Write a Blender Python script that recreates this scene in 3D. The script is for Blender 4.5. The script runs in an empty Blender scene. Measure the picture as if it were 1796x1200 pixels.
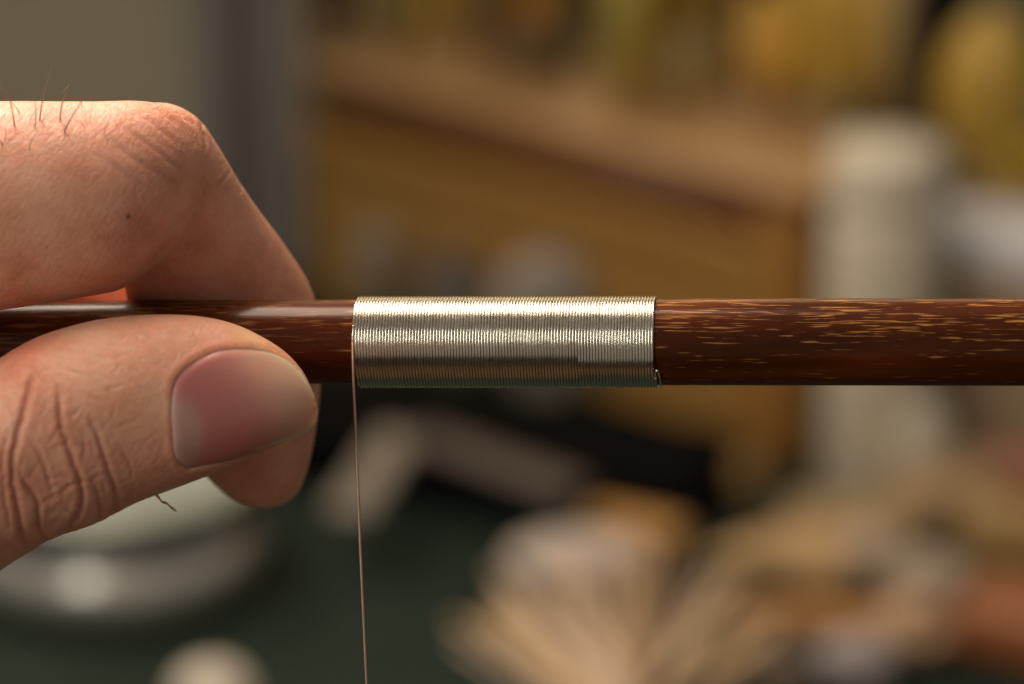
import bpy, bmesh, math, random
import numpy as np
from mathutils import Vector, Matrix
from mathutils.bvhtree import BVHTree
random.seed(7); rng = np.random.default_rng(7)
S = bpy.context.scene
R = math.radians

# ------------------------------------------------------------------ camera
PITCH = 20.0                     # camera looks down on the bench
FD = 0.300                       # lens to bow stick
CH = 0.360                       # lens height above the bench
cd = bpy.data.cameras.new('camera'); cam = bpy.data.objects.new('camera', cd); S.collection.objects.link(cam)
f = Vector((0, math.cos(R(PITCH)), -math.sin(R(PITCH))))
STICK = Vector((0, 0, CH - FD*math.sin(R(PITCH))))
cam.location = STICK - f*FD
cam.rotation_euler = (R(90-PITCH), 0, 0)
cd.sensor_width = 36; cd.lens = 108.0
cd.clip_start = 0.01; cd.clip_end = 50
cd.dof.use_dof = True; cd.dof.focus_distance = 0.2955; cd.dof.aperture_fstop = 12.8
S.camera = cam
CR = Matrix.Rotation(R(90-PITCH), 4, 'X')          # camera axes: x right, y up, z towards the lens
HM = Matrix.Translation(STICK) @ CR                # frame of the held bow

# ------------------------------------------------------------------ world and lamps
w = bpy.data.worlds.new('World'); S.world = w; w.use_nodes = True
bg = w.node_tree.nodes['Background']; bg.inputs[0].default_value = (1, .88, .72, 1); bg.inputs[1].default_value = 0.20
def lamp(name, loc, target, sx, sy, power, col):
    d = bpy.data.lights.new(name, 'AREA'); d.shape = 'RECTANGLE'; d.size = sx; d.size_y = sy; d.energy = power; d.color = col
    o = bpy.data.objects.new(name, d); S.collection.objects.link(o); o.location = loc
    o.rotation_euler = (Vector(target)-Vector(loc)).to_track_quat('-Z', 'Y').to_euler()
    return o
def held(x, y, z): return HM @ Vector((x*.001, y*.001, z*.001))
lamp('bench_lamp', held(-165, 420, -110), held(-20, 0, 0), .19, .46, 4.3, (1, .80, .63))
lamp('front_fill_lamp', held(-420, 160, 480), held(0, 0, 0), .08, .32, 1.35, (1, .97, .82))  # unseen front fill for the hand; gives the winding its second highlight
lamp('ceiling_lamp', (-.75, 1.05, 1.15), (0.05, .95, 0), .5, .5, 11, (1, .87, .68))
lamp('wall_fill_lamp', (.1, 1.40, 1.05), (0, 1.86, .75), .9, .12, 9, (1, .85, .62))  # added out of view to brighten the wall reflected in the winding's top
S.view_settings.view_transform = 'Standard'; S.view_settings.look = 'None'
S.view_settings.exposure = 0; S.view_settings.gamma = 1
S.cycles.use_denoising = True
try: S.cycles.denoiser = 'OPENIMAGEDENOISE'; S.cycles.denoising_input_passes = 'RGB_ALBEDO_NORMAL'
except Exception: pass
S.cycles.max_bounces = 8; S.cycles.sample_clamp_indirect = 6

# ------------------------------------------------------------------ helpers
def lin(r, g, b):
    return tuple(((c/255+.055)/1.055)**2.4 if c > 10 else c/3294 for c in (r, g, b))
def tag(o, label=None, cat=None, group=None, kind=None):
    if label: o['label'] = label
    if cat: o['category'] = cat
    if group: o['group'] = group
    if kind: o['kind'] = kind
    return o
def empty(name, label, cat, loc=(0, 0, 0), group=None, mat=None):
    o = bpy.data.objects.new(name, None); S.collection.objects.link(o); o.empty_display_size = .01
    if mat is not None: o.matrix_world = mat
    else: o.location = loc
    return tag(o, label, cat, group)
def obj(name, me, mat, parent=None, mw=None, loc=None, rot=None):
    o = bpy.data.objects.new(name, me); S.collection.objects.link(o)
    if mat: me.materials.append(mat)
    if parent: o.parent = parent
    if mw is not None: o.matrix_world = mw
    if loc is not None: o.location = loc
    if rot is not None: o.rotation_euler = rot
    return o
def mesh(name, vs, fs, smooth=True):
    me = bpy.data.meshes.new(name); me.from_pydata([tuple(map(float, v)) for v in vs], [], fs); me.update()
    if smooth: me.polygons.foreach_set('use_smooth', [True]*len(me.polygons))
    return me
def box(name, sx, sy, sz, bev=.001, seg=3):            # base at z = 0
    bm = bmesh.new(); bmesh.ops.create_cube(bm, size=1)
    for v in bm.verts: v.co = Vector((v.co.x*sx, v.co.y*sy, (v.co.z+.5)*sz))
    if bev: bmesh.ops.bevel(bm, geom=bm.edges[:], offset=bev, segments=seg, affect='EDGES', profile=.5)
    me = bpy.data.meshes.new(name); bm.to_mesh(me); bm.free()
    me.polygons.foreach_set('use_smooth', [True]*len(me.polygons)); return me
def lathe(name, prof, n=40):                           # prof: (radius, height) from bottom to top
    vs, fs = [], []
    for r, z in prof:
        for k in range(n):
            a = 2*math.pi*k/n; vs.append((r*math.cos(a), r*math.sin(a), z))
    for i in range(len(prof)-1):
        for k in range(n):
            fs.append((i*n+k, i*n+(k+1) % n, (i+1)*n+(k+1) % n, (i+1)*n+k))
    fs.append(tuple(range(n))[::-1]); fs.append(tuple(range((len(prof)-1)*n, len(prof)*n)))
    return mesh(name, vs, fs)
def tube(name, pts, rad, n=8, caps=True):
    pts = np.array(pts, float); m = len(pts)
    rad = np.full(m, rad) if np.isscalar(rad) else np.array(rad, float)
    T = np.gradient(pts, axis=0); T /= np.linalg.norm(T, axis=1)[:, None]
    N = np.cross(T[0], (0.13, .31, .94)); N /= np.linalg.norm(N)
    vs, fs = [], []
    ang = 2*np.pi*np.arange(n)/n
    for i in range(m):
        N = N - T[i]*np.dot(N, T[i]); N /= np.linalg.norm(N); B = np.cross(T[i], N)
        vs.extend(pts[i] + rad[i]*(np.cos(a)*N+np.sin(a)*B) for a in ang)
    for i in range(m-1):
        for k in range(n): fs.append((i*n+k, i*n+(k+1) % n, (i+1)*n+(k+1) % n, (i+1)*n+k))
    if caps: fs.append(tuple(range(n))[::-1]); fs.append(tuple(range((m-1)*n, m*n)))
    return mesh(name, vs, fs)
def spline(P, per=8):
    P = np.array(P, float); n = len(P); out = []
    for i in range(n-1):
        p0 = P[max(i-1, 0)]; p1 = P[i]; p2 = P[i+1]; p3 = P[min(i+2, n-1)]
        for k in range(per):
            t = k/per
            out.append(.5*((2*p1)+(-p0+p2)*t+(2*p0-5*p1+4*p2-p3)*t*t+(-p0+3*p1-3*p2+p3)*t**3))
    out.append(P[-1]); return np.array(out)

# ------------------------------------------------------------------ materials
class NT:
    def __init__(s, name):
        s.m = bpy.data.materials.new(name); s.m.use_nodes = True; s.t = s.m.node_tree
        s.b = s.t.nodes['Principled BSDF']; s.co = None
    def n(s, typ, **kw):
        nd = s.t.nodes.new(typ)
        for k, v in kw.items():
            if k.startswith('_'): nd.inputs[int(k[1:])].default_value = v
            elif k.startswith('i_'): nd.inputs[k[2:].replace('_', ' ')].default_value = v
            else: setattr(nd, k, v)
        return nd
    def l(s, a, b): s.t.links.new(a, b)
    def coord(s, scale=(1, 1, 1)):
        if s.co is None: s.co = s.n('ShaderNodeTexCoord')
        mp = s.n('ShaderNodeMapping'); mp.inputs['Scale'].default_value = scale
        s.l(s.co.outputs['Object'], mp.inputs[0]); return mp.outputs[0]
    def noise(s, scale, coord, detail=3, rough=.55, dist=0):
        nd = s.n('ShaderNodeTexNoise'); nd.inputs['Scale'].default_value = scale; nd.inputs['Detail'].default_value = detail
        nd.inputs['Roughness'].default_value = rough; nd.inputs['Distortion'].default_value = dist
        s.l(coord, nd.inputs['Vector']); return nd.outputs['Fac']
    def ramp(s, fac, stops, interp='LINEAR'):
        nd = s.n('ShaderNodeValToRGB'); cr = nd.color_ramp; cr.interpolation = interp
        while len(cr.elements) < len(stops): cr.elements.new(.5)
        for e, (p, c) in zip(cr.elements, stops):
            e.position = p; e.color = (c if hasattr(c, '__len__') else (c, c, c))+(1,) if hasattr(c, '__len__') else (c, c, c, 1)
        s.l(fac, nd.inputs[0]); return nd.outputs[0]
    def math(s, op, a, b=None, clamp=False):
        nd = s.n('ShaderNodeMath', operation=op, use_clamp=clamp)
        for i, v in enumerate((a, b)):
            if v is None: continue
            if isinstance(v, (int, float)): nd.inputs[i].default_value = v
            else: s.l(v, nd.inputs[i])
        return nd.outputs[0]
    def mix(s, fac, a, b, blend='MIX'):
        nd = s.n('ShaderNodeMix', data_type='RGBA', blend_type=blend)
        for i, v in ((0, fac), (6, a), (7, b)):
            if isinstance(v, (int, float)): nd.inputs[i].default_value = v
            elif isinstance(v, tuple): nd.inputs[i].default_value = v+(1,)
            else: s.l(v, nd.inputs[i])
        return nd.outputs[2]
    def bump(s, h, strength, dist, prev=None):
        nd = s.n('ShaderNodeBump'); nd.inputs['Strength'].default_value = strength; nd.inputs['Distance'].default_value = dist
        s.l(h, nd.inputs['Height'])
        if prev: s.l(prev, nd.inputs['Normal'])
        return nd.outputs[0]
_mc = {}
def simple(name, col, rough=.5, metal=0, var=.25, scale=60, stretch=(1, 1, 1), bump=.2, spec=.4):
    if name in _mc: return _mc[name]
    t = NT(name); c = t.coord(stretch); nz = t.noise(scale, c, 4)
    lo = tuple(x*(1-var) for x in col); hi = tuple(min(1, x*(1+var)) for x in col)
    t.l(t.ramp(nz, [(.3, lo), (.7, hi)]), t.b.inputs['Base Color'])
    t.b.inputs['Specular IOR Level'].default_value = spec
    t.b.inputs['Roughness'].default_value = rough; t.b.inputs['Metallic'].default_value = metal
    t.l(t.bump(t.noise(scale*4, c, 3), bump, .0006), t.b.inputs['Normal'])
    _mc[name] = t.m; return t.m

# varnished figured bow wood -------------------------------------------------
def bow_wood():
    t = NT('varnished_bow_wood')
    big = t.noise(420, t.coord((.12, 1, 1)), 3)
    base = t.ramp(big, [(.3, (.048, .0095, .002)), (.55, (.105, .021, .004)), (.75, (.17, .038, .008))])
    fine = t.noise(5200, t.coord((.03, 1, 1)), 3)
    base = t.mix(t.math('MULTIPLY', fine, .55), base, (.020, .005, .0025))
    # short pale flecks lying along the grain, gathered in drifts
    fl = t.noise(4400, t.coord((.065, 1, 1)), 2, .45, .3)
    cl = t.noise(300, t.coord((.35, 1, 1)), 2)
    fl2 = t.noise(4600, t.coord((.045, 1, 1)), 2, .5, .2)
    sep = t.n('ShaderNodeSeparateXYZ'); t.l(t.co.outputs['Object'], sep.inputs[0])
    up = t.math('MULTIPLY', t.math('SUBTRACT', sep.outputs[1], .0008), 13.)
    fl = t.math('ADD', fl, up); fl2 = t.math('ADD', fl2, t.math('MULTIPLY', up, 1.2))
    a = t.math('ADD', fl, t.math('MULTIPLY', t.math('SUBTRACT', cl, .5), .24))
    m1 = t.ramp(a, [(.612, 0.), (.69, 1.)])
    a2 = t.math('ADD', fl2, t.math('MULTIPLY', t.math('SUBTRACT', cl, .5), .24))
    m2 = t.ramp(a2, [(.655, 0.), (.70, .8)])
    mk = t.math('MAXIMUM', m1, m2)
    left = t.ramp(t.math('ADD', t.math('MULTIPLY', sep.outputs[0], 60.), 1.4), [(.38, .35), (.52, .85)])
    mk = t.math('MULTIPLY', mk, left)
    col = t.mix(mk, base, (.44, .20, .06))
    t.l(col, t.b.inputs['Base Color'])
    t.b.inputs['Roughness'].default_value = .38; t.b.inputs['Specular IOR Level'].default_value = .04
    t.b.inputs['Coat Weight'].default_value = .30; t.b.inputs['Coat Roughness'].default_value = .16
    sp = t.noise(9000, t.coord((.6, 1, 1)), 2)
    b = t.bump(t.noise(3000, t.coord((.04, 1, 1)), 3), .35, .00002)
    t.l(b, t.b.inputs['Normal'])
    b2 = t.bump(t.noise(1500, t.coord((.10, 1, 1)), 4), .5, .00002)
    t.l(b2, t.b.inputs['Coat Normal'])
    return t.m
def silver():
    t = NT('silver_wire')
    nz = t.noise(2500, t.coord(), 3); n2 = t.noise(350, t.coord(), 3)
    t.l(t.ramp(n2, [(.3, (.76, .71, .62)), (.7, (.88, .84, .76))]), t.b.inputs['Base Color'])
    t.b.inputs['Metallic'].default_value = 1
    t.l(t.ramp(nz, [(.3, .15), (.7, .25)]), t.b.inputs['Roughness'])
    t.l(t.bump(t.noise(4000, t.coord(), 2), .15, .00002), t.b.inputs['Normal'])
    return t.m
def skin():
    t = NT('skin')
    c = t.coord()
    at = t.n('ShaderNodeAttribute', attribute_name='tint')
    blot = t.noise(220, c, 4); fine = t.noise(1400, c, 3)
    base = t.ramp(blot, [(.3, (.68, .305, .205)), (.5, (.78, .39, .275)), (.7, (.83, .465, .345))])
    base = t.mix(t.ramp(fine, [(.35, .0), (.75, .22)]), base, (.60, .23, .13))
    col = t.mix(1.0, base, at.outputs['Color'], 'MULTIPLY')
    t.l(col, t.b.inputs['Base Color'])
    t.b.inputs['Subsurface Weight'].default_value = .75
    t.b.inputs['Subsurface Radius'].default_value = (1, .32, .16)
    t.b.inputs['Subsurface Scale'].default_value = .0011
    t.l(t.ramp(fine, [(.3, .42), (.7, .6)]), t.b.inputs['Roughness'])
    t.b.inputs['Specular IOR Level'].default_value = .42
    # crisscross skin lines, two directions, and pores
    h = []
    for k, rot in enumerate((R(52), R(-38), R(8))):
        mp = t.n('ShaderNodeMapping', vector_type='TEXTURE'); mp.inputs['Rotation'].default_value = (.2, .1, rot); mp.inputs['Scale'].default_value = (1, 3.2, 2)
        t.l(t.co.outputs['Object'], mp.inputs[0])
        nz = t.noise((2300, 2600, 1500)[k], mp.outputs[0], 2, .5, .4)
        h.append(t.ramp(nz, [(.36, 0.), (.52, 1.)]))
    hh = t.math('ADD', t.math('ADD', h[0], h[1]), t.math('MULTIPLY', h[2], .4))
    vo = t.n('ShaderNodeTexVoronoi', feature='DISTANCE_TO_EDGE'); vo.inputs['Scale'].default_value = 1900
    t.l(c, vo.inputs['Vector'])
    b1 = t.bump(hh, .36, .00007)
    b2 = t.bump(t.ramp(vo.outputs['Distance'], [(0, 0.), (.18, 1.)]), .20, .00005, b1)
    t.l(b2, t.b.inputs['Normal'])
    return t.m
def nailmat():
    t = NT('nail_plate')
    at = t.n('ShaderNodeAttribute', attribute_name='tint')
    t.l(at.outputs['Color'], t.b.inputs['Base Color'])
    t.b.inputs['Subsurface Weight'].default_value = .5; t.b.inputs['Subsurface Radius'].default_value = (1, .4, .25); t.b.inputs['Subsurface Scale'].default_value = .0012
    t.b.inputs['Roughness'].default_value = .42; t.b.inputs['Coat Weight'].default_value = .30; t.b.inputs['Coat Roughness'].default_value = .30
    t.l(t.bump(t.noise(1500, t.coord((.06, 1, 1)), 3), .5, .00006), t.b.inputs['Normal'])
    return t.m
M_WOOD, M_SILVER, M_SKIN, M_NAIL = bow_wood(), silver(), skin(), nailmat()
M_VEL = simple('pale_hair', (.42, .26, .15), .45)
M_HAIR = simple('dark_hair', (.30, .21, .13), .4)

# ------------------------------------------------------------------ bow stick and wire
YAW = R(-5.6)                                     # right end comes nearer to the lens
BM = HM @ Matrix.Rotation(YAW, 4, 'Y')           # local x runs along the stick
bow = empty('violin_bow', 'round dark reddish brown bow stick with golden flecks held between thumb and finger', 'violin bow', mat=BM)
xs = np.linspace(-150, 190, 120)*.001
def stick_r(x): return .00419 + .0005*max(min((x-(-.03))/.2, 1), -1)*.12 - (.00007 if x < -.015 else 0)
vs, fs = [], []; n = 96
for x in xs:
    for k in range(n):
        a = 2*math.pi*k/n; r = stick_r(x); vs.append((x, r*math.sin(a), r*math.cos(a)))
for i in range(len(xs)-1):
    for k in range(n): fs.append((i*n+k, (i+1)*n+k, (i+1)*n+(k+1) % n, i*n+(k+1) % n))
fs.append(tuple(range(n))); fs.append(tuple(range((len(xs)-1)*n, len(xs)*n))[::-1])
o = obj('stick', mesh('stick', vs, fs), M_WOOD, bow); o.matrix_world = BM

wire = empty('silver_wire', 'thin silver wire wound in close turns round the bow stick, its loose end hanging down', 'wire', mat=BM)
X0, X1, TURNS, SEG, WR = -15.05, 14.2, 100, 84, .146
RC = 4.205 + WR
P = []
jit = rng.normal(0, 1, TURNS+2); jr = rng.normal(0, 1, TURNS+2)
# phi: 0 faces the lens, + goes up
for i in range(TURNS*SEG+1):
    t_ = i/SEG; k = int(min(t_, TURNS-1)); fr = t_-k
    ph = 2*math.pi*t_        # from the front upwards over the top
    j = (jit[k]*(1-fr)+jit[k+1]*fr); jj = (jr[k]*(1-fr)+jr[k+1]*fr)
    x = X0 + (X1-X0)*t_/TURNS + .004*j
    d = math.degrees(ph) % 360; d = d-360 if d > 180 else d
    r = RC + .006*jj + .003*math.sin(3*ph+k*.7)
    if x > 6.7:                                   # the tail of the wire lies under these turns
        e = math.exp(-((d+33)/14)**2)*.16 + math.exp(-((d+10)/16)**2)*.03
        r += e
    P.append((x, r*math.sin(ph), r*math.cos(ph)))
P = P[:int((TURNS-.125)*SEG)]
P = np.array(P)*.001
obj('winding', tube('winding', P, WR*.001*.95, 10), M_SILVER, wire).matrix_world = BM
# loose strand, tangent to the first turn at the front and hanging straight down
p0 = P[0]*1000
hm_inv = BM.inverted() @ HM
def cam_mm(px, py, z):
    s = (300-z)/300; return np.array(((px-898)/17.96*s, (600-py)/17.96*s, z))
def to_bow(v): return np.array(hm_inv @ Vector(v*.001))
zc = (BM.inverted() @ HM).inverted() @ Vector(P[0]); zs = zc.z*1000
sx, sy = 898+17960*zc.x*300/(300-zs), 600-17960*zc.y*300/(300-zs)
st = [P[5], P[2], P[0]]
for (px, py, z) in ((sx+.1, 612, zs+.02), (sx+.5, 640, zs+.05), (sx+2.5, 700, zs+.05), (sx+8, 830, zs), (sx+14, 980, zs), (sx+24, 1200, zs), (sx+33, 1420, zs), (sx+43, 1700, zs)):
    st.append(to_bow(cam_mm(px, py, z)))
st = spline(st, 8)
M_STR = simple('strand_skin_reflection', (.60, .42, .31), .35, 1.0, var=.1, scale=400, bump=0)  # same silver wire; the skin's coppery reflection is painted into its colour
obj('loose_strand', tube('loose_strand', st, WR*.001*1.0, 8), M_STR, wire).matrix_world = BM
# little bent loop where the tail comes out at the right end
lp = [P[-2]]
xe = P[-1][0]*1000
for dx, ph, rr in ((.02, -42, RC), (.12, -38.5, RC+.02), (.26, -40, RC+.03), (.37, -47, RC+.02), (.42, -58, RC), (.42, -72, RC), (.36, -95, RC)):
    lp.append(np.array((xe+dx, rr*math.sin(R(ph)), rr*math.cos(R(ph))))*.001)
obj('wire_end', tube('wire_end', spline(lp, 8), WR*.001*.85, 8), M_SILVER, wire).matrix_world = BM

# ------------------------------------------------------------------ hand
def ring(top, bot, z, df, db, ex=2.0, n=56):
    """closed cross-section through two outline points of the photograph, df/db = depth in front / behind"""
    a = cam_mm(top[0], top[1], z); b = cam_mm(bot[0], bot[1], z)
    c = (a+b)/2; h = (a-b)/2; out = []
    for k in range(n):
        t_ = 2*math.pi*k/n; ct, s_ = math.cos(t_), math.sin(t_)
        e = 2/ex
        ct = math.copysign(abs(ct)**e, ct); s_ = math.copysign(abs(s_)**e, s_)
        out.append(c + h*ct + np.array((0, 0, (df if s_ > 0 else db)*s_)))
    return out
def loft(secs, per=6, n=56):
    A = np.array([[*s[0], *s[1], s[2], s[3], s[4], s[5] if len(s) > 5 else 2.0] for s in secs], float)
    A = spline(A, per)
    vs, fs = [], []
    for r_ in A: vs.extend(ring(r_[0:2], r_[2:4], r_[4], max(r_[5], .05), max(r_[6], .05), r_[7], n))
    m = len(A)
    for i in range(m-1):
        for k in range(n): fs.append((i*n+k, i*n+(k+1) % n, (i+1)*n+(k+1) % n, (i+1)*n+k))
    fs.append(tuple(range(n))[::-1]); fs.append(tuple(range((m-1)*n, m*n)))
    return vs, fs
thumb = [((-620, 640), (-560, 1250), 3, 15, 15), ((-400, 700), (-330, 1180), 4, 13, 13), ((-170, 735), (-120, 1085), 7, 11.5, 10.5), ((-30, 648), (20, 988), 9, 10.6, 9.3),
         ((55, 596), (92, 947), 9.6, 9.6, 8.9), ((130, 570), (165, 921), 9.6, 9.0, 8.5), ((200, 556), (236, 884), 9.3, 8.2, 8.2),
         ((277, 551), (305, 858), 9.0, 7.4, 7.8, 2.1), ((347, 554), (372, 832), 8.8, 6.6, 7.4, 2.15), ((405, 566), (430, 804), 8.6, 6.0, 6.9, 2.15),
         ((455, 588), (478, 785), 8.4, 5.3, 6.2, 2.1), ((500, 618), (514, 769), 8.2, 4.5, 5.2), ((531, 652), (538, 758), 8.0, 3.5, 3.9),
         ((547, 684), (549, 746), 7.9, 2.4, 2.4), ((554, 706), (554.5, 728), 7.8, 1.0, 1.0), ((555.5, 714), (555.6, 719), 7.8, .3, .3)]
prox = [((-700, 170), (-700, 640), -2, 13, 12), ((-420, 185), (-420, 610), 2, 12, 11), ((-160, 184), (-150, 566), 5, 10.2, 9.6), ((0, 178), (0, 545), 5.4, 9.6, 9.4),
        ((105, 178), (88, 531), 5.2, 9.4, 9.2), ((185, 178), (160, 519), 4.6, 9.2, 9.0), ((248, 177), (212, 508), 3.8, 9.0, 8.8),
        ((300, 188), (262, 474), 2.6, 8.6, 8.2), ((338, 214), (306, 432), 1.4, 7.6, 7.2), ((362, 250), (338, 385), .4, 5.6, 5.6), ((372, 285), (358, 345), 0, 3, 3.2), ((374, 310), (370, 322), 0, .6, .6)]
mid = [((225, 190), (190, 260), 0, 4, 4), ((290, 180), (185, 330), -.5, 7.0, 6.5), ((345, 205), (190, 395), -1.2, 8.8, 8.0), ((381, 253), (202, 445), -2.6, 9.0, 8.4), ((416, 312), (216, 490), -5.2, 8.6, 8.4),
       ((455, 370), (224, 530), -8.4, 8.2, 8.2), ((505, 438), (238, 575), -11.2, 7.7, 7.8), ((548, 512), (255, 640), -13.2, 7.3, 7.5), ((565, 600), (285, 700), -14.0, 7.2, 7.2),
       ((562, 680), (315, 760), -14.2, 7.0, 6.9), ((553, 760), (345, 815), -14.2, 6.6, 6.3), ((540, 822), (378, 852), -14.2, 5.6, 5.2), ((524, 862), (408, 876), -14.2, 4.2, 4.0),
       ((503, 883), (435, 887), -14.2, 2.4, 2.4), ((480, 891), (458, 892), -14.2, .7, .7)]
def digit(pts):                                # x px, y px, z, half-width mm, for fingers hidden behind
    P_ = np.array([list(cam_mm(p[0], p[1], p[2]))+[p[3]] for p in pts]); P_ = spline(P_, 6)
    T = np.gradient(P_[:, :3], axis=0); T /= np.linalg.norm(T, axis=1)[:, None]
    vs, fs = [], []; n = 36
    N = np.array((0, 0, 1.))
    for i in range(len(P_)):
        N = N-T[i]*np.dot(N, T[i]); N /= np.linalg.norm(N); B = np.cross(T[i], N)
        for k in range(n):
            a = 2*math.pi*k/n; vs.append(P_[i, :3]+P_[i, 3]*(math.cos(a)*N*.92+math.sin(a)*B))
    m = len(P_)
    for i in range(m-1):
        for k in range(n): fs.append((i*n+k, i*n+(k+1) % n, (i+1)*n+(k+1) % n, (i+1)*n+k))
    fs.append(tuple(range(n))[::-1]); fs.append(tuple(range((m-1)*n, m*n)))
    return vs, fs
middle = digit([(-700, 360, -14, 11.5), (-400, 350, -14, 10.6), (-150, 355, -15, 9.6), (0, 385, -17, 9.3), (75, 450, -18, 8.8), (85, 540, -18.5, 8.2), (65, 640, -18.5, 7.8), (25, 735, -18, 7.4), (-25, 800, -17, 6.3), (-55, 835, -16.5, 4), (-65, 848, -16.5, 1)])
ringf = digit([(-720, 420, -32, 11), (-450, 400, -33, 10), (-220, 420, -35, 9.2), (-90, 480, -36, 8.8), (-50, 570, -36, 8.3), (-70, 670, -35, 7.8), (-130, 750, -33, 7.4), (-190, 800, -32, 6.2), (-225, 825, -31, 4), (-235, 835, -31, 1)])
pinky = digit([(-740, 480, -48, 9.5), (-520, 460, -50, 8.8), (-340, 480, -52, 8), (-230, 540, -53, 7.4), (-200, 620, -53, 7), (-230, 700, -52, 6.6), (-290, 760, -50, 6.2), (-340, 790, -49, 5), (-370, 810, -49, 3), (-380, 815, -49, 1)])
palm = [((-2300, 330), (-2300, 900), -30, 17, 17), ((-1900, 300), (-1900, 930), -26, 17, 20), ((-1500, 230), (-1500, 1050), -24, 18, 24), ((-1150, 180), (-1150, 1100), -22, 19, 32, 2.4),
        ((-850, 170), (-850, 1000), -20, 19, 38, 2.6), ((-620, 180), (-620, 760), -18, 19, 40, 2.6), ((-480, 230), (-480, 620), -18, 16, 38, 2.5), ((-420, 280), (-420, 560), -18, 12, 34, 2.3)]
thenar = [((-1500, 560), (-1450, 950), -16, 12, 12), ((-1150, 540), (-1100, 1180), -8, 18, 16), ((-850, 560), (-780, 1270), -2, 18, 18), ((-600, 600), (-540, 1230), 2, 16, 16), ((-380, 660), (-320, 1160), 3, 13, 13)]
V, F = [], []
for vs, fs in (loft(thumb), loft(prox), loft(mid), middle, ringf, pinky, loft(palm), loft(thenar)):
    k = len(V); V += [v*.001 for v in vs]; F += [tuple(i+k for i in q) for q in fs]
tmp = obj('tmp_hand', mesh('tmp_hand', V, F), None)
m_ = tmp.modifiers.new('r', 'REMESH'); m_.mode = 'VOXEL'; m_.voxel_size = .00050; m_.use_smooth_shade = True
m_ = tmp.modifiers.new('s', 'SMOOTH'); m_.factor = .5; m_.iterations = 9
dg = bpy.context.evaluated_depsgraph_get(); dg.update()
hm = bpy.data.meshes.new_from_object(tmp.evaluated_get(dg))
bpy.data.objects.remove(tmp)
# refine the part the photograph shows
bm = bmesh.new(); bm.from_mesh(hm); bm.normal_update()
def px_of(x, y, z):                            # metres in the bow frame to photo pixels
    s = 300/(300-z*1000); return 898+17960*x*s, 600-17960*y*s
ed = [e for e in bm.edges if (lambda c: c.x > -.056 and (c.z > -.006 or c.x > -.040))((e.verts[0].co+e.verts[1].co)/2)
      and (e.verts[0].normal.z > -.35 or e.verts[1].normal.z > -.35)]
bmesh.ops.subdivide_edges(bm, edges=ed, cuts=1, use_grid_fill=True, smooth=0)
def fine(c):
    x, y = px_of(c.x, c.y, c.z)
    return c.z > 0 and -15 < x < 240 and 590 < y < 990 or (c.z > 0 and 270 < x < 400 and 570 < y < 860)
ed = [e for e in bm.edges if fine((e.verts[0].co+e.verts[1].co)/2)]
bmesh.ops.subdivide_edges(bm, edges=ed, cuts=1, use_grid_fill=True, smooth=0)
bm.to_mesh(hm); bm.free(); hm.update()
nv = len(hm.vertices); co = np.empty(nv*3, 'f'); hm.vertices.foreach_get('co', co); co = co.reshape(-1, 3).astype(float)
no = np.empty(nv*3, 'f'); hm.vertex_normals.foreach_get('vector', no); no = no.reshape(-1, 3).astype(float)
PX, PY = px_of(co[:, 0], co[:, 1], co[:, 2])
front = np.clip((no[:, 2]+.15)/.35, 0, 1)*(co[:, 2] > -.012)
bvh = BVHTree.FromPolygons([Vector(c) for c in co], [tuple(p.vertices) for p in hm.polygons])
camo = Vector((0, 0, .3))
def hit(px, py):
    d = Vector(cam_mm(px, py, 0)*.001)-camo; d.normalize()
    return bvh.ray_cast(camo, d)
disp = np.zeros(nv); tint = np.ones((nv, 3))
def segdist(px, py, pts):
    d = np.full(px.shape, 1e9)
    for (x0, y0), (x1, y1) in zip(pts[:-1], pts[1:]):
        vx, vy = x1-x0, y1-y0; L = vx*vx+vy*vy+1e-9
        t_ = np.clip(((px-x0)*vx+(py-y0)*vy)/L, 0, 1)
        d = np.minimum(d, np.hypot(px-x0-t_*vx, py-y0-t_*vy))
    return d/17.96                              # mm
def crease(pts, depth, width, bulge=.3, red=.12):
    global disp, tint
    pts = np.array(pts, float)
    lo, hi = pts.min(0)-70, pts.max(0)+70
    sel = np.where((PX > lo[0]) & (PX < hi[0]) & (PY > lo[1]) & (PY < hi[1]) & (front > .01))[0]
    sp_ = spline(pts, 5) if len(pts) > 2 else pts
    sp_ = sp_ + rng.normal(0, 1.0, sp_.shape)
    d = segdist(PX[sel], PY[sel], sp_)
    ends = np.minimum(np.hypot(PX[sel]-pts[0, 0], PY[sel]-pts[0, 1]), np.hypot(PX[sel]-pts[-1, 0], PY[sel]-pts[-1, 1]))
    fade = .25+.75*np.clip(ends/35, 0, 1)
    disp[sel] += front[sel]*fade*(-depth*np.exp(-(d/width)**2) + bulge*depth*np.exp(-((d-2.2*width)/(1.6*width))**2))
    tint[sel] *= 1-(red*front[sel]*fade*np.exp(-(d/(width*1.3))**2))[:, None]*np.array((.6, 1, 1))
z2 = lambda L: [(x/2.308, 500+y/2.308) for x, y in L]
z1 = lambda L: [(x/2.5, 80+y/2.5) for x, y in L]
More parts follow.
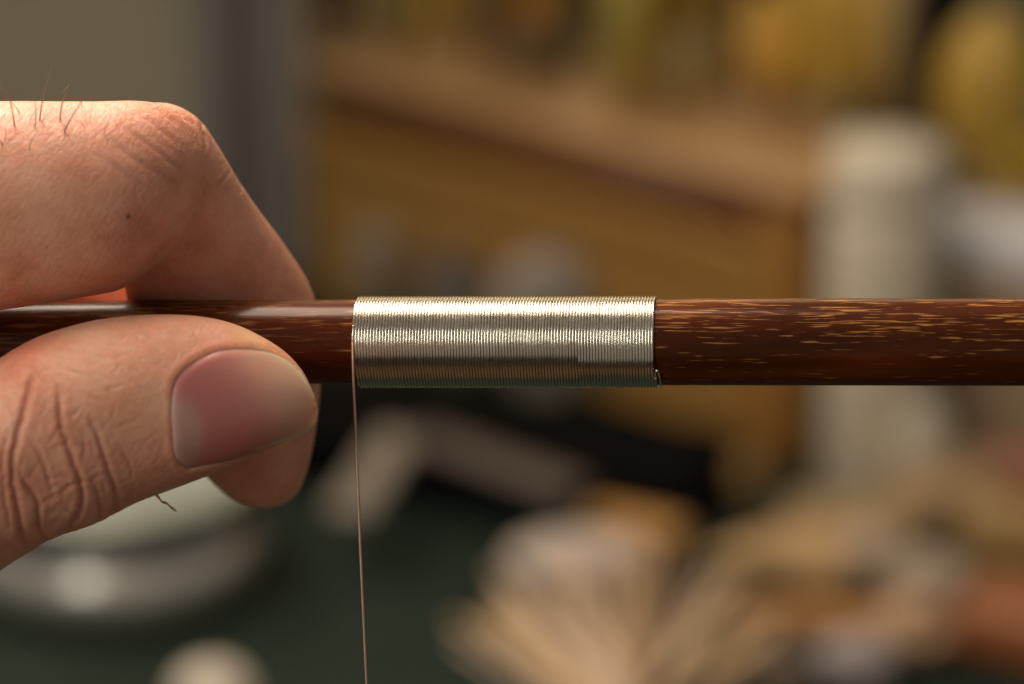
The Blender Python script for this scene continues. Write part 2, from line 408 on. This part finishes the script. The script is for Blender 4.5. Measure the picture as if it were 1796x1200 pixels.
for L, dp, wd in ((([(140, 330), (118, 430), (92, 540), (62, 640), (50, 740), (62, 860), (78, 960), (100, 1070)]), .50, .42),
                  ([(20, 470), (60, 540), (90, 560)], .2, .3), ([(238, 420), (240, 500), (255, 590), (285, 680), (315, 770), (330, 830), (325, 900), (285, 980), (235, 1010)], .46, .36),
                  ([(128, 640), (165, 700), (200, 790), (215, 860)], .26, .28), ([(60, 745), (100, 800), (150, 870), (150, 930), (160, 1000), (185, 1045)], .40, .34),
                  ([(215, 860), (175, 880), (150, 920)], .22, .26), ([(240, 850), (285, 815), (330, 795)], .24, .26), ([(200, 640), (230, 590), (255, 580)], .16, .24),
                  ([(365, 540), (395, 610), (420, 690), (440, 760), (465, 840), (462, 900), (440, 950)], .36, .34), ([(330, 800), (370, 790), (420, 760)], .18, .24),
                  ([(330, 720), (345, 640), (330, 580)], .14, .26), ([(390, 990), (400, 930), (395, 860), (375, 800)], .26, .3), ([(150, 1050), (230, 1030), (300, 1005), (370, 975)], .24, .3),
                  ([(545, 815), (520, 860), (490, 900)], .16, .26), ([(480, 640), (520, 720), (540, 800)], .10, .3), ([(30, 600), (10, 720), (20, 860), (40, 980)], .28, .35),
                  ([(110, 660), (90, 720), (70, 800)], .14, .24), ([(170, 700), (130, 760), (110, 820)], .12, .22), ([(265, 620), (330, 650), (390, 640)], .1, .22), ([(255, 900), (300, 930), (320, 960)], .14, .24)):
    crease(z2(L), dp*.64, wd*.76, .30, .18)
for L, dp, wd in (([(600, 300), (680, 350), (750, 405), (780, 440)], .13, .3), ([(655, 262), (720, 300), (770, 345)], .16, .24), ([(715, 262), (780, 300), (840, 345)], .16, .22), ([(560, 262), (640, 310), (700, 345)], .10, .24),
                  ([(876, 318), (890, 370), (902, 420), (898, 460)], .20, .22), ([(480, 420), (600, 500), (720, 580), (850, 655)], .10, .4), ([(520, 350), (640, 430), (760, 520), (860, 600)], .10, .35),
                  ([(420, 480), (560, 570), (700, 660)], .08, .4), ([(1012, 545), (985, 585), (945, 612), (900, 625)], .14, .24), ([(905, 640), (890, 700), (870, 765), (830, 820)], .22, .5),
                  ([(470, 255), (560, 300), (640, 370)], .09, .3), ([(860, 480), (870, 540), (860, 600)], .1, .3), ([(800, 300), (850, 350), (880, 420)], .08, .22), ([(1050, 590), (1060, 620), (1050, 650)], .1, .2)):
    crease(z1(L), dp*1.05, wd*.62, .4, .09)
for k in range(95):                              # faint oblique lines across the side of the index finger
    x, y = rng.uniform(0, 330), rng.uniform(190, 470)
    L = rng.uniform(30, 90); a = R(rng.uniform(25, 50))
    crease([(x, y), (x+L*.5*math.cos(a), y+L*.5*math.sin(a)+3), (x+L*math.cos(a), y+L*math.sin(a))], rng.uniform(.008, .02), .2, .3, .02)
for k in range(120):                             # small random lines on the thumb joint
    x, y = rng.uniform(0, 215), rng.uniform(600, 950)
    L = rng.uniform(15, 45); a = R(rng.choice([70, 110, 20, -30]) + rng.uniform(-20, 20))
    crease([(x, y), (x+L*math.cos(a), y+L*math.sin(a))], rng.uniform(.03, .10), .17, .3, .03)
# broad soft unevenness
for k in range(60):
    c_ = np.array((rng.uniform(-.056, -.018), rng.uniform(-.022, .024), rng.uniform(0, .018)))
    disp += rng.uniform(-.13, .15)*np.exp(-((co-c_)**2).sum(1)/(rng.uniform(.0012, .0028)**2))*front
# pigment
def spot(px, py, r, colr, amt=1.0):
    g = np.exp(-((PX-px)**2+(PY-py)**2)/r**2)*amt*front
    tint[:] = tint*(1-g[:, None])+tint*g[:, None]*np.array(colr)
spot(226, 379, 3.4, (.25, .2, .2)); spot(226, 382, 3, (.25, .2, .2))
spot(450, 585, 45, (1.05, 1.18, .95)); spot(500, 640, 40, (1.1, 1.1, 1.0)); spot(30, 600, 55, (1.05, .72, .65)); spot(330, 215, 50, (1.05, .9, .85))
spot(200, 640, 120, (1.0, 1.02, .98)); spot(450, 800, 60, (.9, .75, .7)); spot(300, 500, 120, (.95, .85, .82))
# nail outline ---------------------------------------------------------------
NO = np.array([(551, 697), (543, 678), (531, 660), (515, 643), (498, 630), (468, 617), (433, 612), (399, 613), (373, 619), (338, 636), (314, 656), (303, 682), (301, 717), (303, 760), (308, 800), (325, 824),
               (347, 822), (368, 817), (400, 809), (433, 798), (465, 786), (498, 774), (525, 765), (541, 757), (552, 743), (556, 722)], float)
nc = np.array((430., 712.))
NOs = spline(np.vstack([NO, NO[:1]]), 6)[:-1]
pts, zz = [], []
for r_ in np.linspace(0, .9, 12):
    for q in NOs[::5]:
        p = nc+(q-nc)*r_; h = hit(*p)
        if h[0] is not None and h[0].z > .006: pts.append((h[0].x, h[0].y)); zz.append(h[0].z)
pts = np.array(pts)*1000; zz = np.array(zz)*1000; x0m, y0m = pts.mean(0)
def basis(x, y):
    u, v = (x-x0m)/7, (y-y0m)/6
    return np.stack([np.ones_like(u), u, v, u*u, u*v, v*v, u**3, u*u*v, u*v*v, v**3, v**4, u*u*v*v], -1)
coef = np.linalg.lstsq(basis(pts[:, 0], pts[:, 1]), zz, rcond=None)[0]
def nail_z(x, y): return basis(x, y) @ coef
def inside(px, py, poly):
    r_ = np.zeros(px.shape, bool); j = len(poly)-1
    for i in range(len(poly)):
        xi, yi = poly[i]; xj, yj = poly[j]
        c_ = ((yi > py) != (yj > py)) & (px < (xj-xi)*(py-yi)/(yj-yi+1e-12)+xi)
        r_ ^= c_; j = i
    return r_
# skin round the nail: sink beneath the plate, raise a fold along the cuticle and the upper side
near = np.where((PX > 270) & (PX < 575) & (PY > 580) & (PY < 850) & (no[:, 2] > -.2) & (co[:, 2] > .006))[0]
dn = segdist(PX[near], PY[near], np.vstack([NOs, NOs[:1]]))
ins = inside(PX[near], PY[near], NOs)
fold_side = np.clip((560-PX[near])/130, 0, 1)*np.clip((845-PY[near])/40, .3, 1)
fold = np.where(ins, 0, .12*np.exp(-((dn-.45)/.5)**2)*fold_side)
sink = np.where(ins, -.50*np.clip(dn/.25, 0, 1), 0)
groove = -.09*np.exp(-(dn/.16)**2)*fold_side
disp[near] = disp[near]*np.where(ins, .1, np.clip(dn/1.5, .2, 1)) + fold + sink + groove
tint[near] *= 1+(.22*np.exp(-((dn-.12)/.14)**2)*np.where(ins, 0, 1)*fold_side)[:, None]*np.array((.8, .9, 1))
tint[near] *= 1-(.25*np.exp(-((dn-.5)/.4)**2)*np.where(ins, 0, 1)*fold_side*(PY[near] < 700))[:, None]*np.array((.3, .8, 1))
co += no*(disp*.001)[:, None]
hm.vertices.foreach_set('co', co.astype('f').ravel())
ca = hm.color_attributes.new('tint', 'FLOAT_COLOR', 'POINT')
ca.data.foreach_set('color', np.hstack([np.clip(tint, 0, 1.6), np.ones((nv, 1))]).astype('f').ravel())
hm.update()
hand = obj('hand', hm, M_SKIN, mw=HM)
tag(hand, 'bare left hand pinching the bow stick between thumb and bent index finger', 'hand')

# nail plate
vs, fs, tc = [], [], []
NR = 26; NA = len(NOs)
for i in range(NR+1):
    r_ = i/NR
    for q in NOs:
        p = nc+(q-nc)*(r_*1.004)
        c_ = cam_mm(p[0], p[1], 13)
        for _ in range(3):
            zc = float(nail_z(np.array(c_[0]), np.array(c_[1]))); c_ = cam_mm(p[0], p[1], zc)
        edge = max(0, (r_-.86)/.14)
        cut = min(max((520-p[0])/120, 0), 1)                       # cuticle and sides dip under the fold
        c_[2] += .05-.30*edge**2*cut-.18*edge**2*(1-cut)
        vs.append(c_*.001)
        # colour of the plate
        d_edge = (1-r_)
        pink = np.array((.54, .17, .16)); pale = np.array((.95, .50, .36)); lun = np.array((.60, .34, .29)); free = np.array((.88, .62, .42))
        g = 1/(1+math.exp(-((p[0]-452)+(675-p[1])*.6)/26))
        cc = pink*(1-g)+pale*g
        lu = 1/(1+math.exp((((p[0]-296)/58)**2+((p[1]-762)/66)**2-1)/.26)); cc = cc*(1-lu)+lun*lu
        fe = (1/(1+math.exp((d_edge-.055)/.012)))*min(max((p[0]-440)/60, 0), 1); cc = cc*(1-fe)+free*fe
        cu = (1/(1+math.exp((d_edge-.03)/.008)))*min(max((400-p[0])/60, 0), 1)*.6; cc = cc*(1-cu)+np.array((.62, .45, .38))*cu
        for sx_, sy_, sr_ in ((553, 716, 3.2), (552, 702, 2.4), (550, 724, 2.4), (555, 731, 2.2), (317, 812, 2)):
            cc = cc*(1-.8*math.exp(-((p[0]-sx_)**2+(p[1]-sy_)**2)/sr_**2))
        tc.append((*cc, 1))
for i in range(NR):
    for k in range(NA): fs.append((i*NA+k, (i+1)*NA+k, (i+1)*NA+(k+1) % NA, i*NA+(k+1) % NA))
# thickness
nb = len(vs)
for v in list(vs): vs.append(np.array(v)-np.array((0, 0, .00038)))
tc += tc
fs += [tuple(j+nb for j in q[::-1]) for q in fs]
for k in range(NA):
    a, b = NR*NA+k, NR*NA+(k+1) % NA; fs.append((b, a, a+nb, b+nb)[::-1])
nm = mesh('nail', vs, fs)
bm = bmesh.new(); bm.from_mesh(nm); bmesh.ops.remove_doubles(bm, verts=bm.verts[:], dist=1e-7); bmesh.ops.recalc_face_normals(bm, faces=bm.faces[:])
bm.to_mesh(nm)
vv = np.array([v.co[:] for v in bm.verts]); bm.free()
src = np.array([list(v) for v in vs]); 
from mathutils.kdtree import KDTree
kd = KDTree(len(src)); [kd.insert(Vector(v), i) for i, v in enumerate(src)]; kd.balance()
ca = nm.color_attributes.new('tint', 'FLOAT_COLOR', 'POINT')
ca.data.foreach_set('color', np.array([tc[kd.find(Vector(v))[1]] for v in vv], 'f').ravel())
nm.polygons.foreach_set('use_smooth', [True]*len(nm.polygons))
o = obj('nail', nm, M_NAIL, hand); o.matrix_world = HM
# hairs on the finger; roots on the skin, tips standing clear of it
def surf(px, py):
    h = hit(px, py); return (np.array(h[0])*1000 if h[0] is not None else cam_mm(px, py, 8))
f_hair = .000080
hairs = [([(68, 212), (74, 180), (83, 146), (93, 109)], 1.0), ([(25, 224), (22, 196), (15, 168), (2, 155), (-8, 152)], 1.0), ([(104, 214), (108, 186), (116, 166), (121, 150), (117, 154), (109, 164)], .9),
         ([(110, 234), (126, 205), (138, 186), (143, 170), (141, 156)], .9), ([(60, 226), (63, 200), (61, 176), (58, 166)], .8), ([(6, 258), (-4, 242), (-14, 232)], 1.0), ([(50, 266), (54, 250), (64, 230)], .7), ([(34, 200), (26, 186), (16, 176)], .7)]
for L, s_ in hairs:
    r0 = surf(*L[0]); pts_ = [r0-np.array((0, 0, .3))]
    for i, (x, y) in enumerate(L[1:], 1): pts_.append(cam_mm(x, y, r0[2]+.35+.25*i))
    pts_ = spline(pts_, 8)*.001; m = len(pts_)
    obj('hair', tube('hair', pts_, f_hair*s_*np.linspace(1, .3, m), 6), M_HAIR, hand).matrix_world = HM
for k in range(9):                              # short fine hairs lying along the skin
    x, y = rng.uniform(-20, 190), rng.uniform(185, 262); h0 = surf(x, y)
    a = R(rng.uniform(50, 110)); L = rng.uniform(14, 34); bend = rng.uniform(-12, 12)
    q = [cam_mm(x+L*u*math.cos(a)+bend*u*u, y-L*u*math.sin(a), h0[2]+.15+.5*u) for u in (0, .35, .7, 1)]
    obj('hair', tube('hair', spline(q, 4)*.001, .000038*np.linspace(1, .3, 13), 5), M_VEL, hand).matrix_world = HM
# wisp of fibre on the underside of the thumb
fb = [cam_mm(x, y, 6+.4*i) for i, (x, y) in enumerate([(268, 862), (276, 870), (284, 880), (292, 883), (300, 890), (309, 897)])]
fb = spline(fb, 6)*.001
o = obj('fibre', tube('fibre', fb, .00008*(1+.8*np.sin(np.linspace(0, 9, len(fb)))**2), 6), simple('straw_fibre', (.75, .58, .28), .7), mw=HM)
tag(o, 'tiny straw coloured fibre hanging from the underside of the thumb', 'fibre')

# ------------------------------------------------------------------ the bench behind
def ray(px, py):
    return (CR.to_3x3() @ Vector((((px-898)/17.96)/300, ((600-py)/17.96)/300, -1)))
def G(px, py, z=0.0):                            # point of the bench (height z) seen at a pixel
    d = ray(px, py); c = Vector(cam.location); return c + d*((z-c.z)/d.z)
def at_depth(px, py, dep): return Vector(cam.location)+ray(px, py)*dep
LW = lambda r, g, b, k=.40: tuple(min(.9, c/k) for c in lin(r, g, b))

bench = obj('workbench_top', box('workbench_top', 2.6, 2.05, .04, .002), simple('bench_wood', (.09, .05, .02), .5, scale=8, stretch=(1, 8, 8)), loc=(0, .795, -.045)); tag(bench, kind='structure')
floor = obj('floor', box('floor', 6, 7, .05, 0), simple('dark_floor', (.035, .025, .018), .6, scale=4), loc=(0, .4, -.85)); tag(floor, kind='structure')
wall = obj('wall', box('wall', 6, .05, 3.2, 0), simple('painted_wall', (.66, .58, .42), .8, var=.10, scale=5), loc=(0, 1.86, -.8)); tag(wall, kind='structure')
mat = obj('cutting_mat', box('cutting_mat', 1.1, .95, .003, .0008), simple('green_mat', (.017, .026, .020), .8, var=.2, scale=30, spec=.1), loc=(-.05, .45, -.0045)); tag(mat, 'dark green mat covering the bench under the tools', 'mat')
cp = obj('cupboard', box('cupboard', .30, .20, .60, .003), simple('beige_paint', (.50, .44, .33), .7, var=.06, scale=8), loc=G(380, 470)+Vector((-.155, .11, -.002))); tag(cp, 'plain beige cupboard filling the upper left behind the hand', 'cupboard')

# gold-brown wooden tool block
BR, BL = G(1405, 815), G(548, 528)
d = (BR-BL); Lb = d.length; ang = math.atan2(d.y, d.x); HB = .0875
blk = empty('tool_block', 'long golden brown wooden block standing askew behind the wire, tools upright on its top', 'tool block', loc=(BL+BR)/2)
blk.rotation_euler = (0, 0, ang)
wg = simple('golden_wood', (.35, .19, .050), .45, var=.16, scale=9, stretch=(1, 1, 12)); wr = simple('recess_shade_wood', (.18, .072, .022), .45, var=.15, scale=9, stretch=(1, 10, 10)); wl = simple('pale_top_wood', (.44, .26, .12), .5, var=.2, scale=14, stretch=(2, 6, 6))
DB = .07
def bp(name, sx, sy, sz, x, y, z, m, bev=.001): 
    o = obj(name, box(name, sx, sy, sz, bev), m, blk); o.location = (x, y, z); return o
bp('body', Lb, DB, HB-.021, 0, DB/2, 0, wg)
bp('top_board', Lb+.002, DB+.001, .003, 0, DB/2, HB-.003, wl, .0008)  # paler wood colour than the body
bp('recess_shade_strip', Lb-.018, DB-.002, .0178, -.0075, DB/2, HB-.0209, wr, 0)  # stands for the recess under the top board, its shade painted as colour
bp('ledge', Lb, .003, .010, 0, -.0015, HB-.031, simple('ledge_wood', (.37, .20, .05), .4, var=.12, scale=10), .001)
bp('corner_post', .018, .004, HB-.0075, Lb/2-.009, -.0021, 0.0003, simple('post_wood', (.30, .145, .034), .45, var=.14, scale=10), .001)

def handle(label, px, py, r, h, col, zb=HB, name='hand_tool', cat='tool', shape=0, tipcol=None, rough=.35):
    p = G(px, py, zb)
    e = empty(name, label, cat, loc=p)
    col = (min(.8, col[0]*1.6), min(.8, col[1]*1.5), col[2]*1.0)
    m = simple('h_%d_%d_%d' % tuple(int(c*255) for c in col), col, rough, var=.18, scale=40)
    fm = simple('ferrule_brass', (.5, .36, .15), .3, .9)
    fh = h*.12
    if shape == 0:
        prof = [(r*.62, fh), (r*.8, fh+h*.06), (r, h*.35), (r*1.02, h*.6), (r*.9, h*.85), (r*.6, h*.97), (r*.15, h)]
    elif shape == 1:
        prof = [(r, fh), (r, h*.9), (r*.9, h*.97), (r*.4, h)]
    else:
        prof = [(r*.45, fh)]+[(r*max(.12, math.sin(a)), fh+(h-fh)*(1-math.cos(a))/2) for a in np.linspace(.5, 3.05, 14)]
    obj('grip', lathe('grip', prof), m, e)
    obj('ferrule', lathe('ferrule', [(r*.55, -.002), (r*.6, 0), (r*.6, fh), (r*.55, fh+.0008)]), fm, e)
    return e
YEL, OLV, PAL, ORG, DRK = (.36, .25, .06), (.27, .20, .05), (.42, .36, .15), (.46, .27, .09), (.035, .026, .02)
handle('dark short tool handle at the left end of the wooden block', 586, 78, .0075, .06, (.07, .045, .035), shape=1)
handle('grey green tool handle beside the dark short one on the block', 690, 85, .010, .07, (.27, .25, .17), shape=1)
handle('slim yellow tool handle between the two greyish handles', 762, 95, .0055, .07, (.36, .26, .06), shape=0)
handle('stout greyish tan tool handle right of the slim yellow one', 842, 112, .0085, .07, (.26, .19, .11), shape=1)
handle('orange brown handle behind the two dark squat knobs', 944, 95, .007, .065, (.38, .20, .05), shape=0)
handle('squat dark brown knob low on the block top', 912, 142, .0075, .016, (.10, .06, .045), shape=2)
handle('squat black knob beside the tall pale green handle', 974, 148, .0075, .024, (.05, .04, .018), shape=2)
handle('tall pale olive green tool handle, the lightest on the block', 1098, 208, .0085, .08, (.37, .33, .13), shape=1)
handle('mustard handle just right of the tall pale green one', 1168, 160, .0068, .07, (.30, .21, .04), shape=0)
handle('short dark grey knob behind the thin upright rod', 1206, 196, .0075, .026, (.17, .15, .11), shape=2)
handle('thin straight tan rod standing upright in the block', 1238, 238, .0019, .09, (.42, .28, .10), shape=1, cat='rod', name='wooden_rod')
handle('bright orange yellow bulbous handle right of the thin rod', 1340, 190, .0085, .040, (.50, .32, .10), shape=2)
handle('wide mustard handle behind the bright orange one', 1432, 196, .0105, .050, (.34, .225, .055), shape=0)
handle('mustard handle at the right end of the row, next to the beige one', 1500, 196, .0105, .055, (.36, .25, .07), shape=0)
handle('beige grey straight handle closing the row on the right', 1560, 212, .0055, .07, (.38, .31, .21), shape=1)
handle('dark greenish knob near the right corner of the block', 1462, 222, .007, .014, (.15, .13, .08), shape=2)
# board behind the handles
bb = empty('rear_board', 'olive brown wooden board standing behind the row of tool handles', 'board', loc=G(1130, 100, 0)+Vector((0, .10, 0)))
obj('panel', box('panel', .26, .012, .24, .002), simple('olive_board', (.17, .125, .035), .5, var=.6, scale=22), bb)

# grey upright metal post left of the block
pst = empty('metal_post', 'grey upright metal post left of the wooden block', 'post', loc=G(460, 470))
g1 = simple('post_grey', (.30, .285, .27), .45, .0, var=.2, scale=12); g2 = simple('post_dark', (.19, .165, .14), .5, var=.2, scale=12)
obj('column', box('column', .012, .012, .42, .002), g1, pst).location = (-.017, 0, 0)
obj('column', box('column', .012, .010, .42, .002), g2, pst).location = (-.0045, .004, 0)
obj('column', box('column', .014, .012, .42, .002), g1, pst).location = (.0095, 0, 0)

# things in front of the block, seen over the wire winding
rg = simple('grey_rag', (.26, .23, .20), .9, var=.3, scale=50)
def lump(name, rx, ry, rz, seed=0, amp=.25, sub=4):
    bm = bmesh.new(); bmesh.ops.create_icosphere(bm, subdivisions=sub, radius=1)
    r_ = random.Random(seed); cs = [(Vector((r_.uniform(-1, 1), r_.uniform(-1, 1), r_.uniform(-1, 1))).normalized(), r_.uniform(-amp, amp)) for _ in range(18)]
    for v in bm.verts:
        dd = 1+sum(a*math.exp(-(v.co.normalized()-c).length_squared*7) for c, a in cs)
        v.co = Vector((v.co.x*rx*dd, v.co.y*ry*dd, max(v.co.z*dd, -.9)*rz+rz*.9))
    me = bpy.data.meshes.new(name); bm.to_mesh(me); bm.free(); me.polygons.foreach_set('use_smooth', [True]*len(me.polygons)); return me
def put(name, me, m, px, py, label, cat, z=0., rz=0., group=None):
    o = obj(name, me, m, loc=G(px, py, z), rot=(0, 0, rz)); return tag(o, label, cat, group)
put('rag', lump('rag', .020, .012, .026, 3), rg, 960, 690, 'pale grey crumpled rag in front of the wooden block, above the winding', 'rag')
put('rag', lump('rag', .013, .010, .023, 5), simple('dark_rag', (.13, .115, .10), .9, var=.3), 800, 655, 'dark grey crumpled rag left of the pale one', 'rag')
o = put('metal_peg', lathe('metal_peg', [(.0085, 0), (.0085, .045), (.0075, .048), (.002, .049)]), simple('peg_metal', (.24, .19, .13), .6, .0), 668, 640, 'dull tan upright peg in front of the block near its left end', 'peg')

# black case with grey metal bracket
q = [G(505, 730), G(1225, 835), G(1235, 925), G(600, 900)]
cx = sum(q, Vector())/4-Vector((.006, -.004, 0)); dv = (q[1]-q[0]); a_ = math.atan2(dv.y, dv.x)
blackm = simple('black_leather', (.005, .004, .004), .95, var=.2, spec=.05)
o = obj('black_case', box('black_case', .150, .048, .019, .006, 4), blackm, loc=cx, rot=(0, 0, a_)); tag(o, 'low black case lying in front of the wooden block', 'case')
br = empty('metal_bracket', 'bent grey metal bracket lying across the black case', 'bracket', loc=G(702, 770, .022))
p1 = Vector(G(610, 905, .016)); p2 = Vector(G(702, 762, .026)); p3 = Vector(G(1010, 862, .024))
bmt = simple('bracket_metal', (.21, .18, .15), .45, .0, var=.15); bmd = simple('bracket_dark', (.08, .062, .056), .45, .0, var=.2)
def bar(name, a, b, wd, th, m, parent):
    dv = b-a; me = box(name, dv.length, wd, th, min(wd, th)*.3)
    o = obj(name, me, m, parent); o.matrix_world = Matrix.Translation((a+b)/2) @ dv.to_track_quat('X', 'Z').to_matrix().to_4x4() @ Matrix.Translation((0, 0, -th/2)); return o
bpy.context.view_layer.update()
bar('short_arm', p1, p2, .013, .004, bmt, br); bar('long_arm', p2+Vector((.004, 0, 0)), p3, .014, .003, bmd, br)

# white bottle, carton, big handle on the right
e = empty('plastic_bottle', 'tall off white plastic bottle standing right of the wooden block', 'bottle', loc=G(1533, 850))
wm = simple('white_plastic', (.62, .56, .45), .45, var=.06, scale=20)
obj('body', lathe('body', [(.0155, 0), (.0168, .002), (.0175, .086), (.0168, .089)]), wm, e)
obj('cap', lathe('cap', [(.0168, .0892), (.0173, .090), (.0173, .105), (.0158, .1075), (.002, .108)]), wm, e)
put('jar', lathe('jar', [(.0085, 0), (.0095, .002), (.0095, .022), (.007, .026), (.0065, .031), (.001, .032)]), simple('milk_glass', (.50, .47, .38), .4), 1612, 880, 'short pale jar standing close to the foot of the tall white bottle', 'jar')
put('pebble', lump('pebble', .006, .006, .006, 41, .1), simple('olive_lump', (.16, .14, .07), .7), 1530, 835, 'small olive lump leaning on the lower part of the white bottle', 'lump')
e = empty('carton', 'tan cardboard carton at the right edge under white paper', 'carton', loc=G(1800, 880)+Vector((.045, .04, 0))); e.rotation_euler = (0, 0, R(-28))
obj('box_wall', box('box_wall', .15, .09, .066, .001), simple('cardboard', (.33, .235, .15), .7, var=.12), e)
o = obj('paper_sheet', box('paper_sheet', .152, .094, .011, .001), simple('white_paper', (.66, .66, .70), .7, var=.06), loc=e.location+Vector((0, 0, .0662)), rot=(0, 0, R(-28)))
tag(o, 'pile of bluish white paper on top of the cardboard carton', 'paper')
o = put('pouch', lump('pouch', .030, .014, .006, 8, .1), simple('black_cloth', (.05, .036, .015), .8), 1740, 330, 'small blackish pouch on the white paper below the big yellow handle', 'pouch', z=.0775)
handle('big round mustard yellow handle standing over the white paper at right', 1728, 330, .0165, .056, (.27, .185, .045), zb=.079, shape=2, name='hand_tool')
handle('deep yellow round knob cut by the right edge of the photo', 1800, 345, .011, .022, (.20, .14, .008), zb=.079, shape=2)
o = obj('black_cabinet', box('black_cabinet', .034, .03, .30, .002), simple('black_paint', (.016, .014, .014), .6), loc=G(1655, 200)+Vector((.005, .02, 0))); tag(o, 'narrow black upright cabinet behind the yellow handles at top right', 'cabinet')
o = obj('grey_tin', lathe('grey_tin', [(.014, 0), (.015, .002), (.015, .15), (.013, .152), (.002, .153)]), simple('grey_tin_metal', (.26, .23, .18), .5), loc=G(1765, 260)); tag(o, 'tall grey tin behind the big yellow handle', 'tin')

# fan of pale wood strips in the lower middle
strip_cols = [(.54, .38, .22), (.30, .21, .14), (.64, .46, .28), (.20, .12, .06), (.50, .40, .34)]
fan = 0
piv = G(1118, 1350, .006)
for k in range(50):
    t_ = k/49
    a = R(128 - 88*t_) + rng.normal(0, .02)
    L = .086 - .022*abs(t_-.45) + rng.uniform(-.012, .007)
    if t_ > .75: L *= .8
    c_ = strip_cols[rng.integers(0, 5)]
    me = box('wood_strip', L, .0018, .0011, .0003, 1)
    o = obj('wood_strip', me, simple('strip_wood_%d' % strip_cols.index(c_), c_, .6, var=.15, scale=30), loc=piv+Vector((math.cos(a)*L*.52, math.sin(a)*L*.52, .004+.00095*(k % 9)+.009*math.sin(math.pi*t_))), rot=(R(rng.uniform(-25, 25)), R(-3), a))
    tag(o, 'thin pale strip of wood in the fanned bundle at the bottom of the photo', 'wood strip', 'fanned bundle of pale wood strips')
put('paper_scrap', lump('paper_scrap', .020, .014, .006, 21, .2), simple('pinkish_paper', (.44, .37, .33), .8, var=.1), 1020, 1010, 'pinkish white crumpled paper at the far end of the fanned strips', 'paper scrap', z=.012)
def slab(name, px, py, sx, sy, sz, rz, m, label, cat, z=0.): 
    o = obj(name, box(name, sx, sy, sz, min(sx, sy, sz)*.3), m, loc=G(px, py, z), rot=(0, 0, R(rz))); return tag(o, label, cat)
slab('wood_offcut', 1115, 945, .030, .012, .007, -28, simple('orange_wood', (.48, .25, .07), .5, var=.2), 'orange brown wooden offcut at the top of the fanned strips', 'offcut', .004)
put('wood_shaving', lump('wood_shaving', .030, .017, .007, 11, .3), simple('tan_shaving', (.42, .28, .13), .7, var=.25), 1420, 1010, 'broad tan heap of curled shavings right of the fanned strips', 'shavings')
put('wood_shaving', lump('wood_shaving', .022, .014, .005, 13, .3), simple('olive_shaving', (.30, .215, .11), .7, var=.25), 1500, 930, 'olive tan heap of shavings at the foot of the white bottle', 'shavings')
put('cork_ball', lump('cork_ball', .0088, .0088, .0085, 15, .05), simple('cork', (.38, .29, .22), .7), 1530, 1010, 'greyish pink ball resting among the shavings', 'ball', z=.006)
put('wood_shaving', lump('wood_shaving', .014, .012, .008, 16, .2), simple('grey_shaving', (.36, .29, .22), .7), 1620, 1060, 'greyish pink clump of shavings right of the ball', 'shavings')
slab('wood_offcut', 1430, 1105, .046, .010, .007, -9, simple('orange_wood2', (.46, .235, .08), .5, var=.2), 'flat orange wooden offcut below the tan shavings', 'offcut')
slab('file_blade', 1345, 1165, .030, .008, .004, -24, simple('dark_steel', (.05, .04, .042), .4), 'dark steel blade lying below the orange offcut', 'blade', .001)
put('rag', lump('rag', .011, .010, .006, 18, .2), simple('blue_rag', (.26, .23, .235), .9), 1500, 1190, 'bluish grey scrap of rag at the bottom edge, right of the steel blade', 'rag')
put('wood_shaving', lump('wood_shaving', .012, .012, .008, 19, .25), simple('pink_shaving', (.42, .27, .16), .7), 1600, 1140, 'light tan curl of shaving beside the red brown block', 'shavings')
slab('wood_block', 1330, 925, .020, .007, .004, 22, simple('blackish_wood', (.05, .045, .03), .6), 'small blackish block between the black case and the shavings', 'block')
slab('wood_block', 1270, 860, .022, .014, .012, -14, simple('tan_wood', (.28, .17, .055), .5), 'golden brown block at the right end of the black case', 'block')
slab('wood_block', 1800, 1150, .036, .026, .018, -32, simple('redbrown_block', (.27, .095, .035), .5), 'red brown wooden block in the bottom right corner', 'block')
slab('wood_block', 1760, 1045, .032, .012, .010, -25, simple('darkbrown_block', (.10, .045, .014), .5), 'dark brown wooden block behind the red brown one', 'block')
slab('wood_block', 1775, 985, .030, .014, .018, -20, simple('yellow_block', (.36, .235, .09), .5), 'yellowish tan wooden block behind the dark brown one', 'block')
slab('paint_tin', 1790, 900, .020, .012, .020, -20, simple('red_tin', (.38, .15, .10), .5), 'dull red small box at the right edge beside the carton', 'box')
put('wood_shaving', lump('wood_shaving', .020, .016, .010, 29, .25), simple('brown_shaving', (.30, .20, .11), .7), 1680, 900, 'brown heap of shavings between bottle and red box', 'shavings')

# silver tin at lower left, and white knob
e = empty('silver_tin', 'round shiny silver tin on the green mat below the thumb', 'tin', loc=G(205, 1010))
tm = simple('tin_metal', (.60, .59, .56), .28, .75, var=.08); td = simple('tin_dark', (.012, .01, .01), .5)
obj('body', lathe('body', [(.0375+.0050*math.sin(math.pi*u), .021*u) for u in np.linspace(0, 1, 14)]), tm, e)
obj('groove', lathe('groove', [(.0395, .0212), (.0395, .0298)]), td, e)
obj('lid', lathe('lid', [(.0400, .030), (.0410, .0305), (.0410, .0325), (.040, .034), (.036, .0338), (.034, .032), (.001, .0317)]), simple('lid_metal', (.50, .54, .48), .4, .5, var=.1), e)
put('ball', lump('white_knob', .0105, .010, .008, 31, .03), simple('ivory', (.55, .49, .42), .35), 375, 1262, 'rounded off white knob at the bottom edge left of the hanging wire', 'knob')
